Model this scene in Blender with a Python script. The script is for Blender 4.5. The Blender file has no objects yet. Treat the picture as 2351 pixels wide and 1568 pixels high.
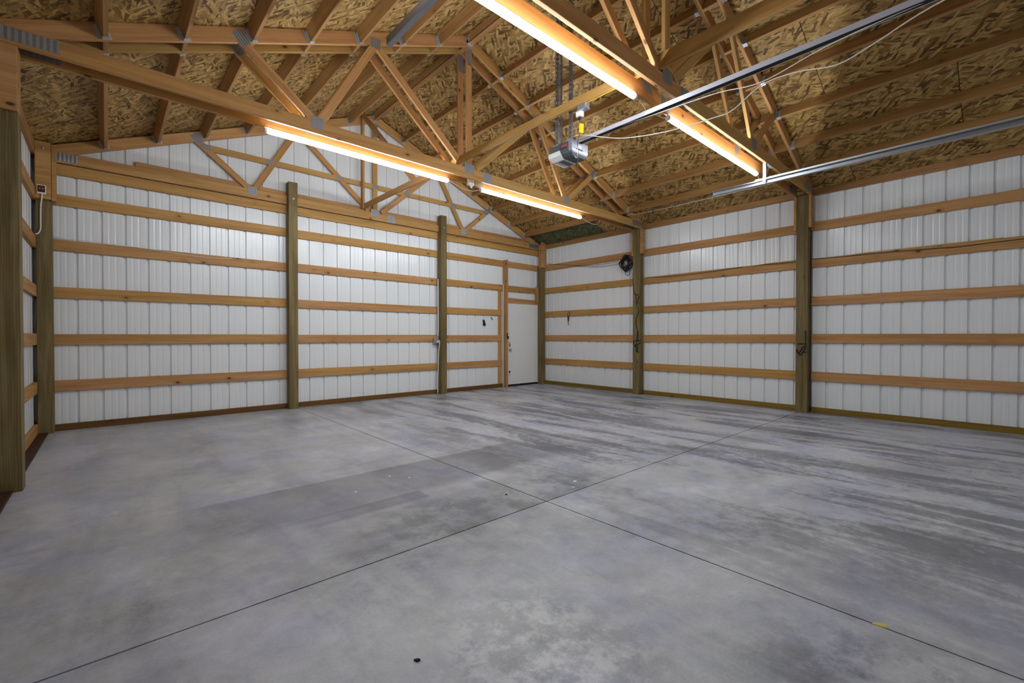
import bpy, bmesh, math, random
from mathutils import Vector, Matrix
random.seed(7)
scn = bpy.context.scene
COL = scn.collection

# ------------------------------------------------------------------ camera
CAM = Vector((0.7922, 0.929, 1.2081))
cam_d = bpy.data.cameras.new('camera'); cam = bpy.data.objects.new('camera', cam_d); COL.objects.link(cam)
cam_d.sensor_fit = 'HORIZONTAL'; cam_d.sensor_width = 36.0
cam_d.lens = 1032.209 / 2351 * 36.0
cam_d.clip_start = 0.02; cam_d.clip_end = 100
cam.location = CAM
cam.rotation_euler = (math.radians(90 - 0.6254), 0.0, math.radians(-42.0217))
scn.camera = cam

# ------------------------------------------------------------------ world / exposure
w = bpy.data.worlds.new('night'); scn.world = w; w.use_nodes = True
w.node_tree.nodes['Background'].inputs[0].default_value = (0.01, 0.012, 0.016, 1)
w.node_tree.nodes['Background'].inputs[1].default_value = 0.3
LAMP = 45.0
scn.view_settings.view_transform = 'Standard'; scn.view_settings.look = 'None'
scn.view_settings.gamma = 1.0; scn.view_settings.use_curve_mapping = False
scn.view_settings.exposure = 1.0
scn.cycles.max_bounces = 6; scn.cycles.diffuse_bounces = 5; scn.cycles.glossy_bounces = 3
scn.cycles.use_adaptive_sampling = True; scn.cycles.adaptive_threshold = 0.04; scn.cycles.adaptive_min_samples = 12
scn.cycles.use_light_tree = False
scn.cycles.sample_clamp_indirect = 6.0

# ------------------------------------------------------------------ building dimensions (metres)
XL, XR = 0.155, 9.144          # outer faces of the side-wall posts
YF, YB = 0.10, 9.07            # outer faces of the gable-wall posts
P = 0.14
XC = 4.60
SL = 0.4145                    # roof slope
GT = 0.038
TK = 0.152                     # top chord depth measured vertically
def ztop(x): return 3.524 + SL * (x if x <= XC else 2 * XC - x)   # top of chords / underside of sheathing
YR1, YR2, PR = 6.170, 3.161, 0.165
XB1, XB2 = 3.108, 6.078
GZ = [0.58, 1.175, 1.772, 2.375, 2.955]
CA = math.atan(SL); CS, SN = math.cos(CA), math.sin(CA)

# ------------------------------------------------------------------ node helpers
class NT:
    def __init__(s, name):
        s.m = bpy.data.materials.new(name); s.m.use_nodes = True
        s.t = s.m.node_tree; s.t.nodes.clear()
        s.out = s.n('ShaderNodeOutputMaterial'); s.b = s.n('ShaderNodeBsdfPrincipled')
        s.l(s.b.outputs[0], s.out.inputs[0])
    def n(s, t, **k):
        x = s.t.nodes.new(t)
        for a, v in k.items(): setattr(x, a, v)
        return x
    def l(s, a, b): s.t.links.new(a, b)
    def put(s, sock, v):
        if hasattr(v, 'is_output') or isinstance(v, bpy.types.NodeSocket): s.l(v, sock)
        else: sock.default_value = v
    def math(s, op, a, b=None, c=None, clamp=False):
        x = s.n('ShaderNodeMath', operation=op); x.use_clamp = clamp
        s.put(x.inputs[0], a)
        if b is not None: s.put(x.inputs[1], b)
        if c is not None: s.put(x.inputs[2], c)
        return x.outputs[0]
    def vmath(s, op, a, b=None):
        x = s.n('ShaderNodeVectorMath', operation=op); s.put(x.inputs[0], a)
        if b is not None: s.put(x.inputs[1], b)
        return x.outputs[0]
    def mix(s, f, a, b, mode='MIX'):
        x = s.n('ShaderNodeMix', data_type='RGBA', blend_type=mode); x.clamp_factor = True
        s.put(x.inputs[0], f); s.put(x.inputs[6], a); s.put(x.inputs[7], b); return x.outputs[2]
    def ramp(s, f, stops, interp='LINEAR'):
        x = s.n('ShaderNodeValToRGB'); x.color_ramp.interpolation = interp
        e = x.color_ramp.elements
        while len(e) < len(stops): e.new(0.5)
        for i, (p, c) in enumerate(stops):
            e[i].position = p; e[i].color = c if len(c) == 4 else (*c, 1)
        s.put(x.inputs[0], f); return x.outputs[0]
    def step(s, v, a, b):
        x = s.n('ShaderNodeMapRange', interpolation_type='SMOOTHSTEP'); s.put(x.inputs[0], v)
        x.inputs[1].default_value = a; x.inputs[2].default_value = b; return x.outputs[0]
    def coords(s, rnd=True, k=(31.0, 17.0, 23.0)):
        o = s.n('ShaderNodeTexCoord').outputs['Object']
        if not rnd: return o
        r = s.n('ShaderNodeObjectInfo').outputs['Random']
        c = s.n('ShaderNodeCombineXYZ')
        for i in range(3): s.l(s.math('MULTIPLY', r, k[i]), c.inputs[i])
        return s.vmath('ADD', o, c.outputs[0])
    def map(s, v, scale=(1, 1, 1), rot=(0, 0, 0), loc=(0, 0, 0)):
        x = s.n('ShaderNodeMapping'); s.put(x.inputs[0], v); x.inputs[1].default_value = loc
        x.inputs[2].default_value = rot; x.inputs[3].default_value = scale; return x.outputs[0]
    def noise(s, v, scale=1.0, detail=4.0, rough=0.55, dist=0.0):
        x = s.n('ShaderNodeTexNoise'); s.put(x.inputs['Vector'], v); x.inputs['Scale'].default_value = scale
        x.inputs['Detail'].default_value = detail; x.inputs['Roughness'].default_value = rough
        x.inputs['Distortion'].default_value = dist; return x.outputs['Fac']
    def voro(s, v, scale=1.0, feature='F1', out='Distance', dim='3D'):
        x = s.n('ShaderNodeTexVoronoi', feature=feature, voronoi_dimensions=dim); s.put(x.inputs['Vector'], v)
        x.inputs['Scale'].default_value = scale; return x.outputs[out]
    def bump(s, h, strength=0.2, dist=0.01):
        x = s.n('ShaderNodeBump'); s.put(x.inputs['Height'], h); x.inputs['Strength'].default_value = strength
        x.inputs['Distance'].default_value = dist; s.l(x.outputs[0], s.b.inputs['Normal'])
    def set(s, col=None, rough=None, metal=None, spec=None):
        if col is not None: s.put(s.b.inputs['Base Color'], col if not isinstance(col, tuple) or len(col) == 4 else (*col, 1))
        if rough is not None: s.put(s.b.inputs['Roughness'], rough)
        if metal is not None: s.b.inputs['Metallic'].default_value = metal
        if spec is not None: s.b.inputs['Specular IOR Level'].default_value = spec
        return s.m

def C(*a): return (*a, 1.0)
def plain(name, col, rough=0.5, metal=0.0, spec=0.5, var=0.08, scale=25.0):
    t = NT(name); n = t.noise(t.coords(), scale, 3)
    c = t.mix(n, C(*[x * (1 - var) for x in col]), C(*[min(1, x * (1 + var)) for x in col]))
    return t.set(c, rough, metal, spec)

def lumber(name, stops, dark, knot, kn=0.16, kfrac=0.6, rough=0.62, grain=0.55):
    t = NT(name); v = t.coords()
    r = t.n('ShaderNodeObjectInfo').outputs['Random']
    base = t.ramp(r, stops)
    g1 = t.noise(t.map(v, (0.9, 16, 16)), 1.0, 5, 0.6, 0.7)
    g2 = t.noise(t.map(v, (2.5, 95, 95)), 1.0, 3, 0.6)
    wv = t.n('ShaderNodeTexWave', wave_type='BANDS', bands_direction='Y'); t.l(t.map(v, (0.7, 9, 9)), wv.inputs['Vector'])
    wv.inputs['Scale'].default_value = 2.2; wv.inputs['Distortion'].default_value = 5.5; wv.inputs['Detail'].default_value = 2.5; wv.inputs['Detail Scale'].default_value = 0.8
    f = t.math('ADD', t.math('MULTIPLY', g1, 0.72), t.math('ADD', t.math('MULTIPLY', g2, 0.2), t.math('MULTIPLY', wv.outputs['Fac'], 0.08)))
    f = t.step(f, 0.36, 0.64)
    dk = t.mix(1.0, base, C(*dark), 'MULTIPLY')
    c = t.mix(t.math('MULTIPLY', t.math('SUBTRACT', 1.0, f), grain), base, dk)
    kd = t.n('ShaderNodeTexVoronoi', feature='F1'); t.l(t.map(v, (4.6, 8.5, 8.5)), kd.inputs['Vector']); kd.inputs['Scale'].default_value = 1.0
    sep = t.n('ShaderNodeSeparateColor'); t.l(kd.outputs['Color'], sep.inputs[0])
    on = t.math('GREATER_THAN', sep.outputs[0], 1 - kfrac)
    halo = t.math('MULTIPLY', t.math('SUBTRACT', 1.0, t.step(kd.outputs['Distance'], kn * 0.5, kn * 2.2)), on)
    core = t.math('MULTIPLY', t.math('SUBTRACT', 1.0, t.step(kd.outputs['Distance'], kn * 0.45, kn * 0.8)), on)
    c = t.mix(t.math('MULTIPLY', halo, 0.45), c, dk)
    c = t.mix(t.math('MULTIPLY', core, 0.85), c, C(*knot))
    return t.set(c, rough, 0.0, 0.3)

M = {}
M['fir'] = lumber('fir lumber', [(0, (0.52, 0.295, 0.085)), (0.35, (0.53, 0.295, 0.10)), (0.7, (0.56, 0.30, 0.13)), (1, (0.47, 0.25, 0.075))], (0.50, 0.38, 0.25), (0.04, 0.016, 0.007), 0.19, 0.22)
M['roofwood'] = lumber('roof lumber', [(0, (0.42, 0.24, 0.085)), (0.5, (0.43, 0.235, 0.085)), (1, (0.45, 0.235, 0.095))], (0.52, 0.42, 0.32), (0.06, 0.026, 0.01), 0.18, 0.16)
M['sill'] = lumber('dark skirt lumber', [(0, (0.15, 0.062, 0.014)), (1, (0.19, 0.092, 0.016))], (0.5, 0.45, 0.4), (0.03, 0.015, 0.008))
M['truss'] = lumber('truss lumber', [(0, (0.56, 0.34, 0.11)), (0.4, (0.58, 0.33, 0.12)), (0.75, (0.58, 0.30, 0.12)), (1, (0.53, 0.29, 0.09))], (0.54, 0.42, 0.30), (0.05, 0.02, 0.008), 0.18, 0.2)
M['sill_right'] = lumber('olive skirt lumber', [(0, (0.21, 0.135, 0.018)), (1, (0.25, 0.15, 0.02))], (0.6, 0.55, 0.5), (0.03, 0.015, 0.008))
M['sill_left'] = lumber('dark brown skirt lumber', [(0, (0.055, 0.02, 0.008)), (1, (0.06, 0.022, 0.009))], (0.5, 0.45, 0.4), (0.02, 0.01, 0.006))
M['post'] = lumber('treated post timber', [(0, (0.19, 0.137, 0.055)), (0.5, (0.225, 0.165, 0.068)), (1, (0.245, 0.182, 0.078))], (0.48, 0.46, 0.36), (0.03, 0.022, 0.01), 0.17, 0.2, 0.7, 0.9)

def osb(name, lo, mid, hi, dark):
    t = NT(name); v = t.coords(k=(7.3, 5.9, 3.1))
    wob = t.n('ShaderNodeTexNoise'); t.l(v, wob.inputs['Vector']); wob.inputs['Scale'].default_value = 9.0
    v2 = t.vmath('ADD', v, t.vmath('MULTIPLY', wob.outputs['Color'], (0.035, 0.035, 0.0)))
    cols = []; edges = []
    for i, (ang, sx, sy) in enumerate(((0.12, 7.5, 38.0), (-0.42, 8.5, 40.0), (0.85, 10.0, 38.0))):
        m = t.map(v2, (sx, sy, 1), (0, 0, 0)); mr = t.map(v2, (1, 1, 1), (0, 0, ang), (i * 3.7, i * 1.9, 0))
        m = t.map(mr, (sx, sy, 0.001))
        vo = t.n('ShaderNodeTexVoronoi', feature='F1', voronoi_dimensions='2D'); t.l(m, vo.inputs['Vector']); vo.inputs['Scale'].default_value = 1.0
        sp = t.n('ShaderNodeSeparateColor'); t.l(vo.outputs['Color'], sp.inputs[0])
        cols.append((sp.outputs[0], sp.outputs[1], vo.outputs['Distance']))
    f = t.mix(t.math('GREATER_THAN', cols[1][1], 0.52), cols[0][0], cols[1][0])
    f = t.mix(t.math('GREATER_THAN', cols[2][1], 0.62), f, cols[2][0])
    d = t.mix(t.math('GREATER_THAN', cols[1][1], 0.52), cols[0][2], cols[1][2])
    d = t.mix(t.math('GREATER_THAN', cols[2][1], 0.62), d, cols[2][2])
    fine = t.noise(t.map(v, (6, 60, 1)), 1.5, 4, 0.6)
    ff = t.math('ADD', t.math('MULTIPLY', f, 0.82), t.math('MULTIPLY', fine, 0.2))
    c = t.ramp(ff, [(0.05, dark), (0.17, lo), (0.40, mid), (0.78, hi), (1.0, tuple(min(1, x * 1.2) for x in hi))])
    c = t.mix(t.math('MULTIPLY', t.step(d, 0.5, 0.95), 0.5), c, C(*dark))
    big = t.noise(v, 2.2, 2)
    c = t.mix(t.math('MULTIPLY', t.step(big, 0.35, 0.7), 0.25), c, t.mix(1.0, c, C(0.62, 0.55, 0.45), 'MULTIPLY'))
    return t.set(c, 0.6, 0, 0.3)
M['osb'] = osb('oriented strand board', (0.15, 0.078, 0.02), (0.31, 0.178, 0.05), (0.50, 0.32, 0.115), (0.04, 0.019, 0.006))
M['osb_green'] = osb('green stained strand board', (0.05, 0.055, 0.022), (0.085, 0.10, 0.045), (0.15, 0.16, 0.075), (0.025, 0.025, 0.01))

def steel_siding():
    t = NT('white painted steel'); v = t.coords(False)
    n = t.noise(t.map(v, (1.2, 1.2, 0.35)), 1.0, 3)
    n2 = t.noise(v, 60.0, 2)
    c = t.mix(n, C(0.75, 0.765, 0.78), C(0.80, 0.81, 0.82))
    return t.set(c, t.math('ADD', 0.2, t.math('MULTIPLY', n2, 0.08)), 0.0, 0.5)
M['steel'] = steel_siding()
M['white'] = plain('white paint', (0.78, 0.78, 0.77), 0.45)
M['whiteplastic'] = plain('white plastic', (0.8, 0.8, 0.78), 0.35)
M['galv'] = plain('galvanised steel', (0.55, 0.57, 0.60), 0.38, 0.85, 0.5, 0.18, 60)
M['plate'] = plain('galvanised nail plate', (0.38, 0.39, 0.42), 0.42, 0.75, 0.5, 0.2, 90)
M['track'] = plain('galvanised door track', (0.42, 0.44, 0.48), 0.34, 0.9, 0.5, 0.1, 30)
M['hanger'] = plain('bright galvanised hanger', (0.50, 0.52, 0.54), 0.45, 0.5, 0.5, 0.1, 60)
M['rail'] = plain('grey coated steel rail', (0.47, 0.46, 0.52), 0.4, 0.3, 0.5, 0.05, 30)
M['black'] = plain('black plastic', (0.012, 0.012, 0.013), 0.45)
M['darkmetal'] = plain('dark angle iron', (0.16, 0.17, 0.19), 0.45, 0.7)
M['grey'] = plain('grey plastic', (0.075, 0.075, 0.09), 0.4)
M['silver'] = plain('silver painted metal', (0.34, 0.35, 0.40), 0.35, 0.5)
M['lens'] = plain('translucent white lens', (0.72, 0.72, 0.70), 0.3)
M['red'] = plain('red print', (0.45, 0.05, 0.05), 0.5)
M['yellow'] = plain('yellow tag', (0.80, 0.66, 0.02), 0.45)
M['wirewhite'] = plain('white cord jacket', (0.78, 0.72, 0.62), 0.5)
M['wireyellow'] = plain('yellow cable jacket', (0.62, 0.42, 0.03), 0.5)
M['rubber'] = plain('dark rubber', (0.01, 0.01, 0.01), 0.7)
M['leaf'] = plain('dry leaf', (0.012, 0.014, 0.009), 0.7)
M['chip'] = plain('white chip', (0.72, 0.72, 0.66), 0.7)
M['tape'] = plain('yellow masking residue', (0.52, 0.42, 0.10), 0.7)
M['joint'] = plain('joint filler', (0.016, 0.013, 0.009), 0.9)
M['seam'] = plain('green painted sheet edge', (0.06, 0.075, 0.02), 0.7)
M['keys'] = plain('dark steel keys', (0.05, 0.05, 0.055), 0.35, 0.6)

def tube_emit():
    m = bpy.data.materials.new('lit tube diffuser'); m.use_nodes = True; t = m.node_tree; t.nodes.clear()
    o = t.nodes.new('ShaderNodeOutputMaterial'); e = t.nodes.new('ShaderNodeEmission')
    e.inputs[0].default_value = (0.87, 0.945, 1.0, 1); e.inputs[1].default_value = LAMP
    t.links.new(e.outputs[0], o.inputs[0]); return m
M['lit'] = tube_emit()

def concrete():
    t = NT('sealed concrete'); v = t.coords(False)
    sx = t.n('ShaderNodeSeparateXYZ'); t.l(v, sx.inputs[0]); X, Y = sx.outputs[0], sx.outputs[1]
    n1 = t.noise(v, 1.1, 6, 0.62, 0.4)
    n2 = t.noise(v, 7.0, 6, 0.7)
    n3 = t.noise(v, 70.0, 3, 0.7)
    f = t.math('ADD', t.math('MULTIPLY', n1, 0.5), t.math('ADD', t.math('MULTIPLY', n2, 0.35), t.math('MULTIPLY', n3, 0.15)))
    c = t.ramp(f, [(0.35, (0.25, 0.25, 0.262)), (0.45, (0.375, 0.378, 0.396)), (0.545, (0.465, 0.467, 0.488)), (0.64, (0.575, 0.575, 0.593))])
    # bluish laitance clouds
    nb = t.noise(t.map(v, (1, 1, 1), (0, 0, 0), (5, 2, 0)), 1.7, 5, 0.6)
    c = t.mix(t.math('MULTIPLY', t.step(nb, 0.42, 0.66), 0.7), c, t.mix(1.0, c, C(0.86, 0.87, 1.06), 'MULTIPLY'))
    # tyre streaks along Y in the right half
    st = t.noise(t.map(v, (2.5, 0.5, 1), (0, 0, 0.10)), 1.0, 6, 0.66, 0.6)
    brk = t.noise(v, 16.0, 5, 0.75)
    st = t.math('ADD', st, t.math('MULTIPLY', t.math('SUBTRACT', brk, 0.5), 0.30))
    right = t.step(X, 2.9, 4.7)
    stm = t.math('MULTIPLY', t.step(st, 0.45, 0.61), t.math('ADD', t.math('MULTIPLY', right, 0.72), 0.26))
    c = t.mix(stm, c, t.mix(1.0, c, C(0.42, 0.415, 0.44), 'MULTIPLY'))
    # box-shaped stains (axis aligned, left behind by things that stood there)
    wob = t.math('MULTIPLY', t.math('SUBTRACT', t.noise(v, 9.0, 5, 0.7), 0.5), 0.16)
    def box(x0, x1, y0, y1, ex0=.05, ex1=.05, ey0=.05, ey1=.05, wb=1.0):
        Xw = t.math('ADD', X, t.math('MULTIPLY', wob, wb)); Yw = t.math('ADD', Y, t.math('MULTIPLY', wob, wb * 0.6))
        a = t.math('MULTIPLY', t.step(Xw, x0 - ex0, x0 + ex0), t.math('SUBTRACT', 1.0, t.step(Xw, x1 - ex1, x1 + ex1)))
        b = t.math('MULTIPLY', t.step(Yw, y0 - ey0, y0 + ey0), t.math('SUBTRACT', 1.0, t.step(Yw, y1 - ey1, y1 + ey1)))
        return t.math('MULTIPLY', a, b)
    def dark(c, m, k, col=(0.55, 0.55, 0.56)):
        return t.mix(t.math('MULTIPLY', m, k), c, t.mix(1.0, c, C(*col), 'MULTIPLY'))
    c = dark(c, box(1.3, 4.15, 4.02, 4.76, .55, .12, .08, .015, .25), 0.8)
    c = dark(c, box(1.75, 2.60, 3.86, 4.04, .45, .015, .03, .02, .12), 0.85)
    c = dark(c, box(4.1, 5.3, 3.9, 4.70, .1, .5, .3, .05, .3), 0.25)
    blot = t.step(t.noise(v, 3.6, 6, 0.72), 0.40, 0.60)
    c = dark(c, t.math('MULTIPLY', box(1.9, 4.1, 3.205, 3.80, .5, .5, .004, .2, .0), t.math('ADD', 0.25, t.math('MULTIPLY', blot, 0.75))), 0.85, (0.50, 0.50, 0.48))
    c = dark(c, t.math('MULTIPLY', box(2.45, 3.1, 0.95, 1.55, .25, .2, .2, .25, .9), blot), 0.9, (0.45, 0.45, 0.46))
    # pale mottled patch near the camera
    pale = t.math('MULTIPLY', box(1.72, 2.35, 1.75, 2.55, .25, .3, .25, .3, 1.2), t.step(t.noise(v, 8.0, 6, 0.75), 0.42, 0.62))
    c = t.mix(t.math('MULTIPLY', pale, 0.6), c, C(0.82, 0.82, 0.83))
    # fine dark pits
    pit = t.voro(v, 26.0); ps = t.math('MULTIPLY', t.math('LESS_THAN', pit, 0.045), t.step(n2, 0.5, 0.6))
    c = t.mix(t.math('MULTIPLY', ps, 0.6), c, C(0.05, 0.045, 0.04))
    rg = t.math('ADD', 0.22, t.math('MULTIPLY', n2, 0.34))
    t.bump(n3, 0.06, 0.003)
    return t.set(c, rg, 0.0, 0.42)
M['concrete'] = concrete()

# ------------------------------------------------------------------ object helpers
WM = {}      # world matrix of every object made
def reg(o, Mw, parent):
    COL.objects.link(o)
    if parent is not None:
        o.parent = parent; o.matrix_basis = WM[parent.name].inverted() @ Mw
    else: o.matrix_basis = Mw
    WM[o.name] = Mw.copy(); return o
def T(x, y, z): return Matrix.Translation((x, y, z))
def tag(o, label=None, cat=None, group=None, kind=None):
    if label: o['label'] = label
    if cat: o['category'] = cat
    if group: o['group'] = group
    if kind: o['kind'] = kind
    return o
def thing(name, loc, label, cat, group=None):
    return tag(reg(bpy.data.objects.new(name, None), T(*loc), None), label, cat, group)
def struct(name, loc=(0, 0, 0), label=None, mesh=None, mat=None):
    o = reg(bpy.data.objects.new(name, mesh), T(*loc), None); return tag(o, label, None, None, 'structure')

def mesh_from(name, verts, faces, mat, smooth=False):
    me = bpy.data.meshes.new(name); me.from_pydata(verts, [], faces); me.update()
    bm = bmesh.new(); bm.from_mesh(me); bmesh.ops.recalc_face_normals(bm, faces=bm.faces[:]); bm.to_mesh(me); bm.free()
    me.materials.append(M[mat] if isinstance(mat, str) else mat)
    if smooth:
        for p in me.polygons: p.use_smooth = True
    return me
_cache = {}
def bar_mesh(L, w, t, mat, ch=0.003):
    k = (round(L, 3), round(w, 4), round(t, 4), mat, ch)
    if k in _cache: return _cache[k]
    h, g, c = w / 2, t / 2, min(ch, w * .2, t * .2)
    ring = [(h - c, -g), (h, -g + c), (h, g - c), (h - c, g), (-h + c, g), (-h, g - c), (-h, -g + c), (-h + c, -g)]
    V = [(-L / 2, a, b) for a, b in ring] + [(L / 2, a, b) for a, b in ring]
    F = [(i, (i + 1) % 8, 8 + (i + 1) % 8, 8 + i) for i in range(8)] + [tuple(range(7, -1, -1)), tuple(range(8, 16))]
    _cache[k] = mesh_from('bar', V, F, mat); return _cache[k]
def board(name, a, b, w, t, nrm, mat, parent=None):
    """board from a to b (centre line); thickness t along nrm, width w across"""
    a, b = Vector(a), Vector(b); X = (b - a); L = X.length; X.normalize()
    Z = Vector(nrm); Z = (Z - Z.dot(X) * X).normalized(); Y = Z.cross(X)
    R = Matrix((X, Y, Z)).transposed().to_4x4()
    return reg(bpy.data.objects.new(name, bar_mesh(L, w, t, mat)), Matrix.Translation((a + b) / 2) @ R, parent)
def boxv(x0, x1, y0, y1, z0, z1):
    return [(x, y, z) for x in (x0, x1) for y in (y0, y1) for z in (z0, z1)]
BF = [(0, 1, 3, 2), (4, 6, 7, 5), (0, 4, 5, 1), (2, 3, 7, 6), (0, 2, 6, 4), (1, 5, 7, 3)]
def box(name, x0, x1, y0, y1, z0, z1, mat, parent=None, bev=0.0, seg=2):
    c = ((x0 + x1) / 2, (y0 + y1) / 2, (z0 + z1) / 2)
    k = ('box', round(x1 - x0, 4), round(y1 - y0, 4), round(z1 - z0, 4), mat, bev)
    if k not in _cache:
        me = mesh_from('box', boxv(x0 - c[0], x1 - c[0], y0 - c[1], y1 - c[1], z0 - c[2], z1 - c[2]), BF, mat)
        if bev > 0:
            bm = bmesh.new(); bm.from_mesh(me)
            bmesh.ops.bevel(bm, geom=bm.edges[:], offset=bev, segments=seg, affect='EDGES', profile=0.5)
            bm.to_mesh(me); bm.free()
        _cache[k] = me
    return reg(bpy.data.objects.new(name, _cache[k]), T(*c), parent)
def boxes_mesh(key, lst, mat):
    if key in _cache: return _cache[key]
    V, F = [], []
    for bx in lst:
        o = len(V); V += boxv(*bx); F += [tuple(i + o for i in f) for f in BF]
    _cache[key] = mesh_from(key, V, F, mat); return _cache[key]
def put(name, me, Mw, parent=None): return reg(bpy.data.objects.new(name, me), Mw, parent)

def spline(pts, n=6):
    pts = [Vector(p) for p in pts]; out = []
    for i in range(len(pts) - 1):
        p0 = pts[max(i - 1, 0)]; p1 = pts[i]; p2 = pts[i + 1]; p3 = pts[min(i + 2, len(pts) - 1)]
        for k in range(n):
            s = k / n
            out.append(0.5 * ((2 * p1) + (-p0 + p2) * s + (2 * p0 - 5 * p1 + 4 * p2 - p3) * s * s + (-p0 + 3 * p1 - 3 * p2 + p3) * s ** 3))
    out.append(pts[-1]); return out
def tube_geo(pts, r, ns=6, V=None, F=None):
    V = [] if V is None else V; F = [] if F is None else F
    o = len(V); up = Vector((0.13, 0.21, 0.97))
    for i, p in enumerate(pts):
        d = (pts[min(i + 1, len(pts) - 1)] - pts[max(i - 1, 0)])
        d = d.normalized() if d.length > 1e-9 else Vector((1, 0, 0))
        a = d.cross(up)
        if a.length < 1e-3: a = d.cross(Vector((1, 0, 0)))
        a.normalize(); b = d.cross(a)
        for k in range(ns):
            th = 2 * math.pi * k / ns; V.append(tuple(p + r * (math.cos(th) * a + math.sin(th) * b)))
    for i in range(len(pts) - 1):
        for k in range(ns):
            F.append((o + i * ns + k, o + i * ns + (k + 1) % ns, o + (i + 1) * ns + (k + 1) % ns, o + (i + 1) * ns + k))
    F.append(tuple(o + k for k in range(ns))[::-1]); F.append(tuple(o + (len(pts) - 1) * ns + k for k in range(ns)))
    return V, F
def cable(name, lines, r, mat, parent=None, n=6, label=None, cat=None, group=None):
    lines = lines if isinstance(lines[0][0], (tuple, list, Vector)) else [lines]
    c = Vector(lines[0][0]); V, F = [], []
    for l in lines: tube_geo([p - c for p in spline(l, n)], r, 6, V, F)
    o = reg(bpy.data.objects.new(name, mesh_from(name, V, F, mat, True)), Matrix.Translation(c), parent)
    return tag(o, label, cat, group)
def lathe(name, prof, axis, org, mat, parent=None, ns=20):
    """prof: (distance along axis, radius)"""
    A = Vector(axis).normalized(); U = A.cross(Vector((0, 0, 1)) if abs(A.z) < .9 else Vector((1, 0, 0))).normalized(); W = A.cross(U)
    V, F = [], []
    for d, r in prof:
        for k in range(ns):
            th = 2 * math.pi * k / ns; V.append(tuple(A * d + r * (math.cos(th) * U + math.sin(th) * W)))
    for i in range(len(prof) - 1):
        for k in range(ns): F.append((i * ns + k, i * ns + (k + 1) % ns, (i + 1) * ns + (k + 1) % ns, (i + 1) * ns + k))
    F.append(tuple(range(ns))[::-1]); F.append(tuple((len(prof) - 1) * ns + k for k in range(ns)))
    return reg(bpy.data.objects.new(name, mesh_from(name, V, F, mat, False)), T(*org), parent)
def prism(name, poly, d0, d1, plane, mat, parent=None, org=(0, 0, 0)):
    """extrude 2D polygon; plane 'xz' extrudes along y, 'yz' along x, 'xy' along z"""
    def mk(a, b, d): return {'xz': (a, d, b), 'yz': (d, a, b), 'xy': (a, b, d)}[plane]
    n = len(poly); c = Vector(org)
    V = [tuple(Vector(mk(a, b, d0)) - c) for a, b in poly] + [tuple(Vector(mk(a, b, d1)) - c) for a, b in poly]
    F = [tuple(range(n))[::-1], tuple(range(n, 2 * n))] + [(i, (i + 1) % n, n + (i + 1) % n, n + i) for i in range(n)]
    return reg(bpy.data.objects.new(name, mesh_from(name, V, F, mat)), T(*org), parent)

# ------------------------------------------------------------------ floor
JX, JY, JG = 3.18, 3.20, 0.0048
floor = struct('floor', (0, 0, -0.14), 'grey sealed concrete slab floor with two crossing control joints', mesh_from('floor_base', boxv(0.0, 9.3, 0.0, 9.25, 0.0, 0.118), BF, 'joint'))
for (x0, x1) in ((0.20, JX - JG), (JX + JG, XR + 0.02)):
    for (y0, y1) in ((YF, JY - JG), (JY + JG, YB + 0.02)):
        me = mesh_from('slab', boxv(x0, x1, y0, y1, -0.10, 0.0), BF, 'concrete')
        put('concrete_slab', me, Matrix.Identity(4), floor)

# ------------------------------------------------------------------ steel siding
def siding_panel(parent, s0, s1, rib0, pitch, zb, ztf, frame):
    """vertical ribbed sheet between s0 and s1; frame(s, d, z) -> world point, d outward"""
    pts = [(s0, 0.0)]
    k = math.floor((s0 - rib0) / pitch) - 1
    while rib0 + k * pitch < s1 + pitch:
        c = rib0 + k * pitch
        for o, d in ((-.021, 0), (-.012, .023), (.012, .023), (.021, 0)):
            pts.append((c + o, d))
        for m in (pitch * .36, pitch * .64):
            for o, d in ((-.016, 0), (-.006, .0015), (.006, .0015), (.016, 0)): pts.append((c + m + o, d))
        k += 1
    pts = [(s, d) for s, d in pts if s0 < s < s1]
    pts = [(s0, 0.0)] + pts + [(s1, 0.0)]
    org = Vector(frame(s0, 0, zb)); V, F = [], []
    for s, d in pts:
        V.append(tuple(Vector(frame(s, d, zb)) - org)); V.append(tuple(Vector(frame(s, d, ztf(s))) - org))
    for i in range(len(pts) - 1): F.append((2 * i, 2 * i + 2, 2 * i + 3, 2 * i + 1))
    return put('siding_sheet', mesh_from('siding_sheet', V, F, 'steel'), Matrix.Translation(org), parent)

wall_back = struct('wall_back', (4.6, YB, 0), 'white ribbed steel gable wall with horizontal wooden girts and white door')
wall_right = struct('wall_right', (XR, 4.6, 0), 'long white ribbed steel side wall with horizontal wooden girts, right')
wall_left = struct('wall_left', (XL, 4.6, 0), 'white ribbed steel side wall with horizontal girts, at left edge')
wall_front = struct('wall_front', (4.6, YF, 0), 'white ribbed steel gable wall around the overhead door')
DX0, DX1, DZ = 7.952, 9.056, 2.0
PB = 0.2418
edges = [XL - .06]; b = 0.986 - PB * 2.5
while b < DX0 - 0.3: 
    if b > XL + .1: edges.append(b)
    b += 4 * PB
edges.append(DX0 - 0.04)
for a, c in zip(edges[:-1], edges[1:]):
    siding_panel(wall_back, a, c, 0.986, PB, 0.0, lambda s: ztop(s) - 0.002, lambda s, d, z: (s, YB + GT + d, z))
siding_panel(wall_back, DX0 - 0.04, XR + .06, 0.986, PB, 2.03, lambda s: ztop(s) - 0.002, lambda s, d, z: (s, YB + GT + d, z))
y = YF - .05
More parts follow.
